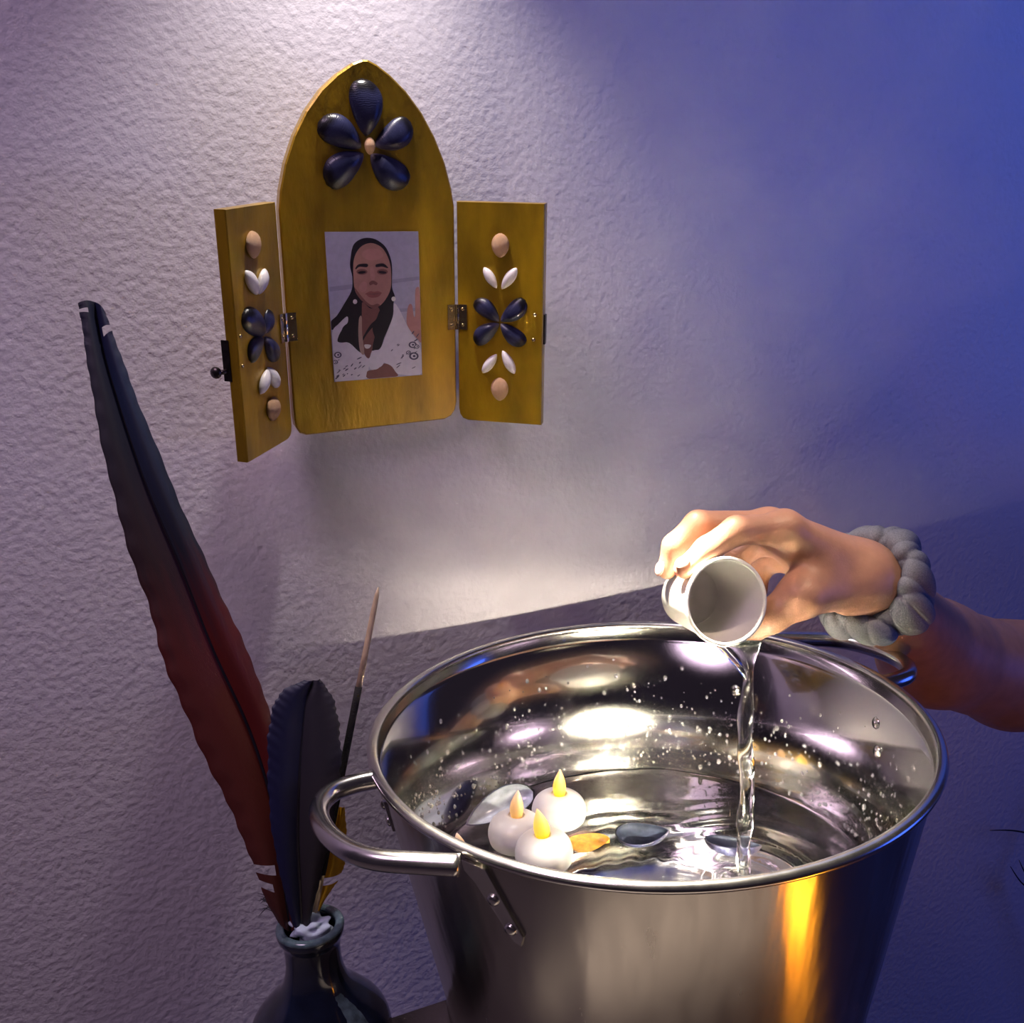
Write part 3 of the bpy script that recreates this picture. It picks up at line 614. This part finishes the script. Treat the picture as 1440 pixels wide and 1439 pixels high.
door_shells(pr, NR, dR, [('j', (704, 362), (704, 328), 0.95), ('c', (699, 405), (681, 376), 1.0), ('c', (706, 406), (727, 377), 1.0),
    ('m', (702, 452), (667, 423), 1.0), ('m', (704, 452), (739, 422), 1.0), ('m', (702, 455), (668, 483), 1.0), ('m', (704, 455), (739, 484), 1.0),
    ('c', (699, 498), (679, 524), 0.95), ('c', (707, 493), (724, 525), 0.95), ('j', (703, 563), (703, 531), 0.95)])
door_shells(pl_, NL, dL, [('j', (356, 363), (351, 325), 1.15), ('c', (360, 414), (343, 381), 1.15), ('c', (362, 414), (371, 378), 1.25),
    ('m', (369, 472), (340, 442), 1.1), ('m', (370, 470), (380, 436), 1.2), ('m', (368, 474), (350, 507), 1.2), ('m', (371, 474), (391, 503), 1.1),
    ('c', (375, 519), (364, 554), 1.2), ('c', (374, 517), (389, 544), 1.2), ('j', (381, 592), (383, 558), 1.2)])
def hinge(x0, x1, y0, y1, xm, H, D, Nd):
    A1, A2 = pan(x0, (y0 + y1) / 2), pan(x1, (y0 + y1) / 2); hv = abs((pan(xm, y0) - pan(xm, y1)) @ Vv)
    cpt = (H + pan(xm, (y0 + y1) / 2)) / 2; vmid = (pan(xm, (y0 + y1) / 2) - P0) @ Vv; s = 1 if D @ U > 0 else -1
    h0 = H + vmid * Vv; leaf_w = 0.0080
    b1 = box(h0 - s * U * (leaf_w / 2 + 0.0012) + N * 0.0006, (U, Vv, N), (leaf_w, hv, 0.0012))
    b2 = box(h0 + D * (leaf_w / 2) + Nd * 0.0006, (D, Vv, Nd), (leaf_w, hv, 0.0012))
    kn = tube([h0 - s * U * 0.0008 + N * 0.0012 + Vv * t for t in np.linspace(-hv / 2, hv / 2, 9)], [0.0016, 0.0016, 0.0013, 0.0016, 0.0016, 0.0013, 0.0016, 0.0016, 0.0016], 10)
    hg = put('hinge', *merge(b1, b2, kn), 'brass', sh, smooth=False)
    for vv in (-hv * 0.32, hv * 0.32):
        put('screw', *sphere(h0 - s * U * 0.0055 + N * 0.0012 + Vv * vv, (0.0015, 0.0015, 0.0009), 10, 6, (U, Vv, N)), 'brass', hg)
        put('screw', *sphere(h0 + D * 0.0045 + Nd * 0.0012 + Vv * vv, (0.0015, 0.0015, 0.0009), 10, 6, (D, Vv, Nd)), 'brass', hg)
hinge(627, 656, 428, 463, 641, HRt, DR, NR)
hinge(393, 417, 440, 480, 404, HLt, DLt, NL)
# door hardware: knob and plate on the free edge of one door, catch and pins on the other
e0 = HLt + DLt * 0.0690 - NL * 0.0055
kv = (pan(400, 497) - P0) @ Vv
put('catch_plate', *box(e0 + Vv * (kv + 0.008) - NL * 0.0045, (DLt, Vv, NL), (0.0012, 0.030, 0.006)), 'iron', dL, smooth=False)
kb = e0 + Vv * kv - NL * 0.005
put('knob', *merge(tube([kb, kb + DLt * 0.004 - NL * 0.004], [0.0018, 0.0018], 10), sphere(kb + DLt * 0.005 - NL * 0.006, (0.0045, 0.0045, 0.003), 14, 8, (Vv, np.cross(DLt, Vv), DLt))), 'iron', dL)
for px, py in ((338, 473), (341, 515)): put('pin', *sphere(pl_(px, py), (0.0016, 0.0016, 0.0012), 10, 6, (DLt, Vv, NL)), 'brass', dL)
er = HRt + DR * 0.0715 - NR * 0.005
put('catch_plate', *box(er + Vv * ((pan(757, 460) - P0) @ Vv + 0.006) + DR * 0.0007, (DR, Vv, NR), (0.0016, 0.024, 0.006)), 'iron', dR, smooth=False)
for px, py in ((752, 443), (750, 478)): put('pin', *sphere(pr(px, py), (0.0018, 0.0018, 0.0014), 10, 6, (DR, Vv, NR)), 'brass', dR)
# portrait photograph: card and printed areas (coordinates in a 5.994x enlargement of the picture at 440, 310)
zp = lambda x, y, h: pan(440 + x / 5.994, 310 + y / 5.994, h)
card = [(98, 97), (885, 92), (918, 1300), (180, 1360)]
ph = put('portrait_photo', *slab([zp(x, y, 0.0010) for x, y in card], N, 0.0009), 'print_sky', sh, smooth=False)
ph['label'] = 'colour photo of a person in a white lace shawl raising one hand'
lay = [0]
PV, PF, PM, PN = [], [], [], []
def pr_poly(pts, m_, smooth_=True):
    lay[0] += 1; h = 0.00104 + lay[0] * 0.000012
    if smooth_ and len(pts) > 3:
        P = np.array(pts + [pts[0]], float); P = spline(np.vstack([P[-2], P, P[1]]), (len(P) + 2) * 5); P = P[5:-9]; pts = [tuple(q) for q in P]
    pts = [(min(max(x, 98 + (y - 97) * 82 / 1263 + 2), 885 + (y - 92) * 33 / 1208 - 2), min(y, 1360 - (x - 180) * 60 / 738 - 3)) for x, y in pts]
    if m_ not in PN: PN.append(m_)
    k = len(PV); PV.extend(zp(x, y, h) for x, y in pts); PF.append(tuple(range(k, k + len(pts)))); PM.append(PN.index(m_))
def ell(cx, cy, a, b, rot=0, n=16): return [(cx + a * math.cos(t) * math.cos(rot) - b * math.sin(t) * math.sin(rot), cy + a * math.cos(t) * math.sin(rot) + b * math.sin(t) * math.cos(rot)) for t in np.linspace(0, 2 * math.pi, n, endpoint=False)]
pr_poly([(142, 790), (902, 735), (917, 1295), (182, 1355)], 'print_sea', False)
pr_poly([(136, 560), (893, 470), (895, 500), (137, 600)], 'print_line', False)
pr_poly([(660, 745), (903, 735), (904, 760), (660, 775)], 'print_line', False)
pr_poly([(322, 260), (350, 190), (420, 150), (500, 150), (570, 185), (620, 240), (655, 330), (665, 420), (664, 560), (688, 640), (676, 700), (672, 800), (640, 890), (600, 985), (555, 1085), (430, 1110), (380, 1105), (300, 1035), (215, 1025), (200, 990), (245, 905), (152, 920), (150, 850), (200, 800), (262, 700), (322, 590), (330, 480), (310, 380)], 'print_hair')
pr_poly([(160, 945), (215, 870), (285, 808), (290, 860), (250, 900), (205, 1000), (225, 1030), (300, 1030), (380, 1100), (470, 1165), (465, 1255), (450, 1330), (182, 1352), (172, 1150)], 'print_white')
pr_poly([(680, 700), (720, 740), (800, 900), (860, 990), (905, 1080), (915, 1290), (735, 1296), (690, 1270), (620, 1210), (590, 1200), (540, 1255), (480, 1250), (468, 1165), (490, 1100), (560, 1085), (620, 950), (672, 800)], 'print_white')
pr_poly([(412, 690), (480, 740), (545, 728), (560, 800), (500, 900), (520, 1000), (500, 1075), (470, 1160), (430, 1120), (405, 1000), (410, 850)], 'print_skin_dark')
pr_poly([(420, 980), (480, 880), (530, 830), (560, 760), (600, 760), (590, 900), (540, 1000), (548, 1085), (500, 1075), (520, 960), (505, 900), (450, 960), (420, 1010)], 'print_hair')
pr_poly([(385, 830), (408, 810), (412, 950), (430, 1120), (395, 1100), (380, 960)], 'print_bead')
pr_poly([(455, 1270), (540, 1250), (590, 1205), (650, 1220), (690, 1270), (700, 1315), (470, 1332)], 'print_skin_dark')
pr_poly([(490, 1110), (540, 1090), (590, 1110), (600, 1180), (570, 1230), (500, 1250), (470, 1200)], 'print_white')
pr_poly([(336, 400), (350, 300), (400, 222), (480, 190), (560, 215), (612, 275), (648, 370), (657, 480), (650, 580), (612, 660), (560, 718), (500, 738), (440, 702), (380, 642), (345, 560)], 'print_skin')
pr_poly([(345, 560), (380, 642), (440, 702), (500, 738), (560, 718), (540, 700), (495, 712), (450, 685), (400, 630)], 'print_skin_dark')
pr_poly([(355, 400), (385, 368), (455, 365), (452, 392), (390, 390), (360, 410)], 'print_brow')
pr_poly([(528, 370), (590, 362), (630, 395), (620, 400), (580, 388), (530, 392)], 'print_brow')
for ex in (410, 582):
    pr_poly(ell(ex, 432, 46, 24, 0), 'print_skin_dark'); pr_poly(ell(ex, 436, 34, 11, -0.1 if ex < 500 else 0.1), 'print_brow')
pr_poly([(480, 400), (505, 395), (520, 480), (500, 505), (482, 480)], 'print_hand'); pr_poly(ell(420, 560, 34, 46, 0.3), 'print_hand'); pr_poly(ell(500, 285, 90, 50), 'print_hand')
pr_poly([(470, 525), (500, 505), (540, 525), (530, 545), (505, 535), (480, 545)], 'print_skin_dark')
pr_poly([(435, 622), (480, 595), (510, 600), (545, 595), (578, 612), (510, 622)], 'print_lip')
pr_poly([(450, 625), (510, 618), (570, 616), (540, 645), (480, 648)], 'print_lip')
pr_poly([(440, 618), (510, 614), (575, 612), (510, 624)], 'print_skin_dark')
for ex, ey in ((352, 683), (676, 660)): pr_poly(ell(ex, ey, 18, 20), 'print_pearl')
pr_poly([(790, 760), (808, 705), (832, 715), (845, 800), (858, 790), (858, 600), (872, 562), (892, 575), (903, 740), (910, 1010), (880, 1000), (845, 960), (800, 900), (785, 850)], 'print_hand')
pr_poly([(430, 1045), (485, 1048), (470, 1075), (440, 1075)], 'print_pearl')
rl = random.Random(3)
for _ in range(46):
    zx, zy = (rl.uniform(200, 430), rl.uniform(1150, 1330)) if rl.random() < .4 else (rl.uniform(640, 880), rl.uniform(940, 1240))
    if zx > 600 and zy < 1560 - 0.75 * zx - 0: continue
    pr_poly(ell(zx, zy, rl.uniform(6, 26), rl.uniform(3, 6), -0.7 + rl.uniform(-.3, .3), 8), 'print_lace', False)
for zx, zy, R_ in ((835, 1045, 34), (845, 1140, 40), (870, 1060, 22), (800, 1110, 20), (205, 1130, 32), (185, 1190, 22)):
    pr_poly(ell(zx, zy, R_, R_ * .8), 'print_lace'); pr_poly(ell(zx, zy, R_ * .62, R_ * .5), 'print_white'); pr_poly(ell(zx + 3, zy, R_ * .3, R_ * .25), 'print_lace')
put('print', PV, PF, PN, ph, smooth=False, fm=PM)
# ------------------------------------------------------------------ person: hand and arm as one blended surface
def round_cone(P, a, b, r1, r2):
    ba = b - a; l2 = ba @ ba; t = np.clip(((P - a) @ ba) / l2, 0, 1)
    return np.linalg.norm(P - a - t[..., None] * ba, axis=-1) - (r1 + (r2 - r1) * t)
def smin(a, b, k): h = np.clip(0.5 + 0.5 * (b - a) / k, 0, 1); return b + (a - b) * h - k * h * (1 - h)
J = {k: onF(*v) for k, v in dict(
    W=(1226, 822, .756), W2=(1205, 812, .738), FA=(1312, 918, .880), EL=(1420, 950, .940), UA=(1560, 948, .93),
    i0=(1103, 744, .705), i1=(1036, 746, .690), i2=(994, 773, .684), i3=(962, 800, .676),
    m0=(1082, 741, .728), m1=(982, 738, .712), m2=(949, 768, .709), m3=(938, 801, .708),
    r0=(1085, 752, .750), r1=(1038, 782, .752), r2=(1036, 815, .748), r3=(1022, 842, .744),
    l0=(1098, 778, .768), l1=(1070, 800, .772), l2=(1064, 830, .764), l3=(1048, 852, .757),
    t0=(1188, 826, .722), t1=(1126, 838, .697), t2=(1086, 866, .694), t3=(1050, 892, .700),
    pw=(1150, 800, .712)).items()}
chains = dict(
    palm=[('W2', 'i0', .0230, .0135), ('W2', 'm0', .0235, .0140), ('W2', 'r0', .0235, .0135), ('W2', 'l0', .0225, .0130)],
    thumb=[('t0', 't1', .0170, .0150), ('t1', 't2', .0145, .0118), ('t2', 't3', .0115, .0088)],
    arm=[('W2', 'W', .0235, .0235), ('W', 'FA', .0250, .0465), ('FA', 'EL', .0465, .0500), ('EL', 'UA', .0505, .055)],
    index=[('i0', 'i1', .0122, .0100), ('i1', 'i2', .0102, .0090), ('i2', 'i3', .0088, .0074)],
    middle=[('m0', 'm1', .0122, .0102), ('m1', 'm2', .0102, .0090), ('m2', 'm3', .0088, .0074)],
    ring=[('r0', 'r1', .0115, .0096), ('r1', 'r2', .0096, .0086), ('r2', 'r3', .0084, .0072)],
    little=[('l0', 'l1', .0100, .0084), ('l1', 'l2', .0084, .0076), ('l2', 'l3', .0074, .0064)])
def sdf(P):
    def chain(n, k):
        d = None
        for a, b, r1, r2 in chains[n]:
            e = round_cone(P, J[a], J[b], r1, r2); d = e if d is None else smin(d, e, k)
        return d
    d = smin(chain('palm', .012), chain('arm', .02), .014)
    d = smin(d, round_cone(P, J['pw'], J['t1'], .012, .011), .012)
    d = smin(d, chain('thumb', .006), .014)
    fing = None
    for n in ('index', 'middle', 'ring', 'little'):
        e = chain(n, .004); fing = e if fing is None else smin(fing, e, .0022)
    d = smin(d, fing, .008)
    return d
def surface_nets(fn, lo, hi, h):
    n = np.ceil((hi - lo) / h).astype(int) + 1
    ax = [lo[i] + h * np.arange(n[i]) for i in range(3)]
    D = np.empty(n, np.float32)
    for i in range(n[0]):
        g = np.stack(np.meshgrid([ax[0][i]], ax[1], ax[2], indexing='ij'), -1)[0]; D[i] = fn(g)
    s = D < 0
    c = np.zeros(n - 1, np.int32); acc = np.zeros((*(n - 1), 3), np.float32); cnt = np.zeros(n - 1, np.float32)
    off = [(i, j, k) for i in (0, 1) for j in (0, 1) for k in (0, 1)]
    sl = lambda A, o: A[o[0]:n[0] - 1 + o[0], o[1]:n[1] - 1 + o[1], o[2]:n[2] - 1 + o[2]]
    for a in off:
        for ax_ in range(3):
            if a[ax_]: continue
            b = list(a); b[ax_] = 1
            da, db = sl(D, a), sl(D, b); cross = (da < 0) != (db < 0); t = np.where(cross, da / (da - db + 1e-12), 0)
            for q in range(3): acc[..., q] += np.where(cross, a[q] + (t if q == ax_ else 0), 0)
            cnt += cross
    act = cnt > 0; idx = -np.ones(n - 1, np.int64); idx[act] = np.arange(act.sum()); ijk = np.argwhere(act)
    V = lo + h * (ijk + acc[act] / cnt[act][:, None])
    Fs = []
    for ax_ in range(3):
        o = [0, 0, 0]; o[ax_] = 1
        sl2 = [slice(1, n[q] - 1) for q in range(3)]; sl2[ax_] = slice(0, n[ax_] - 1)
        sl3 = list(sl2); sl3[ax_] = slice(1, n[ax_])
        sa, sb = s[tuple(sl2)], s[tuple(sl3)]
        e = np.argwhere(sa != sb); base = e.copy()
        for q in range(3):
            if q != ax_: base[:, q] += 1
        u, v = [(1, 2), (2, 0), (0, 1)][ax_]
        def cell(du, dv): c_ = base.copy(); c_[:, u] -= du; c_[:, v] -= dv; return idx[c_[:, 0], c_[:, 1], c_[:, 2]]
        Fs.append(np.stack([cell(1, 1), cell(0, 1), cell(0, 0), cell(1, 0)], 1))
    return V, np.concatenate(Fs)
allj = np.array(list(J.values())); lo, hi = allj.min(0) - 0.05, allj.max(0) + 0.06
per = empty('person', J['EL'], 'bare forearm and hand wearing a grey scrunchie, tipping a small white cup', 'person')
V, Fs = surface_nets(sdf, lo, hi, 0.0022)
put('arm', V, Fs, 'skin', per)
arm = per.children[0] if per.children else None
def nail(a, b, t, r_, n_, L_, W_):
    a, b = J[a], J[b]; ax_ = unit(b - a); n_ = unit(n_ - (n_ @ ax_) * ax_); c_ = a + (b - a) * t + n_ * (r_ - 0.0008)
    put('fingernail', *sphere(c_, (L_, W_, 0.0016), 14, 8, (ax_, np.cross(n_, ax_), n_)), 'nail', per)
toC = unit(CAM - J['i3'])
nail('i2', 'i3', 1.0, .0082, toC * 0.75 + UP * 0.45 - RT * 0.35, .0060, .0046)
nail('m2', 'm3', 1.0, .0082, toC * 0.60 - RT * 0.75 + UP * 0.1, .0060, .0044)
# scrunchie: gathered ring of jersey around the wrist
ctr = onF(1224, 822, .754); axd = unit(J['W2'] - J['FA']); e1 = unit(np.cross(axd, Z)); e2 = np.cross(axd, e1)
V = []; Fs = []; na, nb = 360, 32
ph_ = RNG.uniform(0, 6, 8)
for i in range(na):
    a = 2 * math.pi * i / na; rad = math.cos(a) * e1 + math.sin(a) * e2
    puff = 1 + 0.12 * math.sin(4 * a + ph_[0]) + 0.08 * math.sin(7 * a + ph_[1])
    for j in range(nb):
        b = 2 * math.pi * j / nb
        cr = lambda x: 1 - 2 * abs(math.sin(x)) ** 0.55      # sharp valley where the elastic gathers the cloth
        fold = -0.0036 * cr(4.0 * a + 0.9 * math.sin(b + ph_[2]) + ph_[3]) - 0.0014 * cr(7.5 * a - 0.8 * b / 2 * 0 + 0.7 * math.cos(b) + ph_[4]) + 0.0012 * math.sin(2 * b + 3 * a + ph_[6])
        outw = 0.5 + 0.5 * math.cos(b)
        r1 = 0.0105 * puff + fold * (0.25 + 0.75 * outw); r2 = 0.0225 * puff + 0.8 * fold
        V.append(ctr + rad * (0.0350 + r1 * math.cos(b)) + axd * (r2 * math.sin(b) + 0.005 * math.sin(3 * a + ph_[5])))
for i in range(na):
    for j in range(nb): i2, j2 = (i + 1) % na, (j + 1) % nb; Fs.append((i * nb + j, i2 * nb + j, i2 * nb + j2, i * nb + j2))
o = put('scrunchie', V, Fs, 'cloth', per); o['label'] = 'gathered grey jersey scrunchie'

# ------------------------------------------------------------------ loose petal and the lit votive on the table in front of the tub
def petal(c, L_, W_, rz, label):
    V = []; Fs = []; n, k = 14, 8
    for s_ in (0, 1):
        for i in range(n + 1):
            u = i / n; w_ = W_ * math.sin(math.pi * min(0.999, u ** 0.75 + 0.001)) ** 0.6
            for j in range(k + 1):
                v = j / k * 2 - 1; x, y = L_ * (u - .5), w_ * v
                V.append((c[0] + x * math.cos(rz) - y * math.sin(rz), c[1] + x * math.sin(rz) + y * math.cos(rz), c[2] + 0.0018 * v * v + 0.0012 * math.sin(5 * u + 3 * v) - 0.0005 * s_))
    m_ = (n + 1) * (k + 1)
    for i in range(n):
        for j in range(k): q = i * (k + 1) + j; Fs += [(q, q + 1, q + k + 2, q + k + 1), (m_ + q, m_ + q + k + 1, m_ + q + k + 2, m_ + q + 1)]
    tag(put('flower_petal', V, Fs, 'petal'), label, 'petal')
petal(onz(828, 1186, ZW + 0.002), 0.034, 0.013, -0.3, 'crinkled orange petal floating between candles and mussel shells')
M['amber'] = mat('amber_glow', (1.0, 0.42, 0.03, 1), 0.4, Emission_Color=(1.0, 0.36, 0.02, 1), Emission_Strength=14.0)
M['amber_glass'] = mat('amber_glass', (0.9, 0.45, 0.05, 1), 0.1, var=0.1)
vt = np.array([0.425, -0.545, 0.0])
v_ = empty('votive_lamp', vt, 'glowing amber votive lamp on the table in front of the tub', 'lamp')
put('holder', *lathe(spline([(0.0005, 0.0), (0.020, 0.0), (0.024, 0.003), (0.025, 0.010), (0.0235, 0.014), (0.0225, 0.010), (0.0005, 0.008)], 24), 32, vt), 'amber_glass', v_)
put('glow', *lathe(spline([(0.0005, 0.008), (0.014, 0.009), (0.017, 0.025), (0.016, 0.05), (0.010, 0.072), (0.0005, 0.085)], 24), 24, vt), 'amber', v_)

# dark dried twig leaning in the corner of the view, its fine side shoots reach into the picture
tw0 = np.array([1.30, -0.10, -0.76]); tips = [ony(1392, 1168, -0.03), ony(1421, 1219, -0.03), ony(1433, 1210, -0.03)]
jn = ony(1478, 1180, -0.03); jn2 = ony(1466, 1262, -0.035)
dt = empty('dried_twig', tw0, 'thin dark dried twig with fine shoots standing in front of the blue lit wall', 'twig')
put('stem', *tube(spline([tw0, (tw0 + jn2) / 2 + np.array([0.01, 0, 0]), jn2, jn, ony(1500, 1100, -0.03)], 24), np.linspace(0.0030, 0.0008, 24), 7), 'twig', dt)
for a_, b_, m_ in ((jn, tips[0], ony(1430, 1169, -0.03)), (jn2, tips[1], ony(1438, 1243, -0.03)), (jn2, tips[2], ony(1444, 1232, -0.03))):
    put('shoot', *tube(spline([a_, m_, b_], 14), np.linspace(0.0016, 0.0004, 14), 6), 'twig', dt)
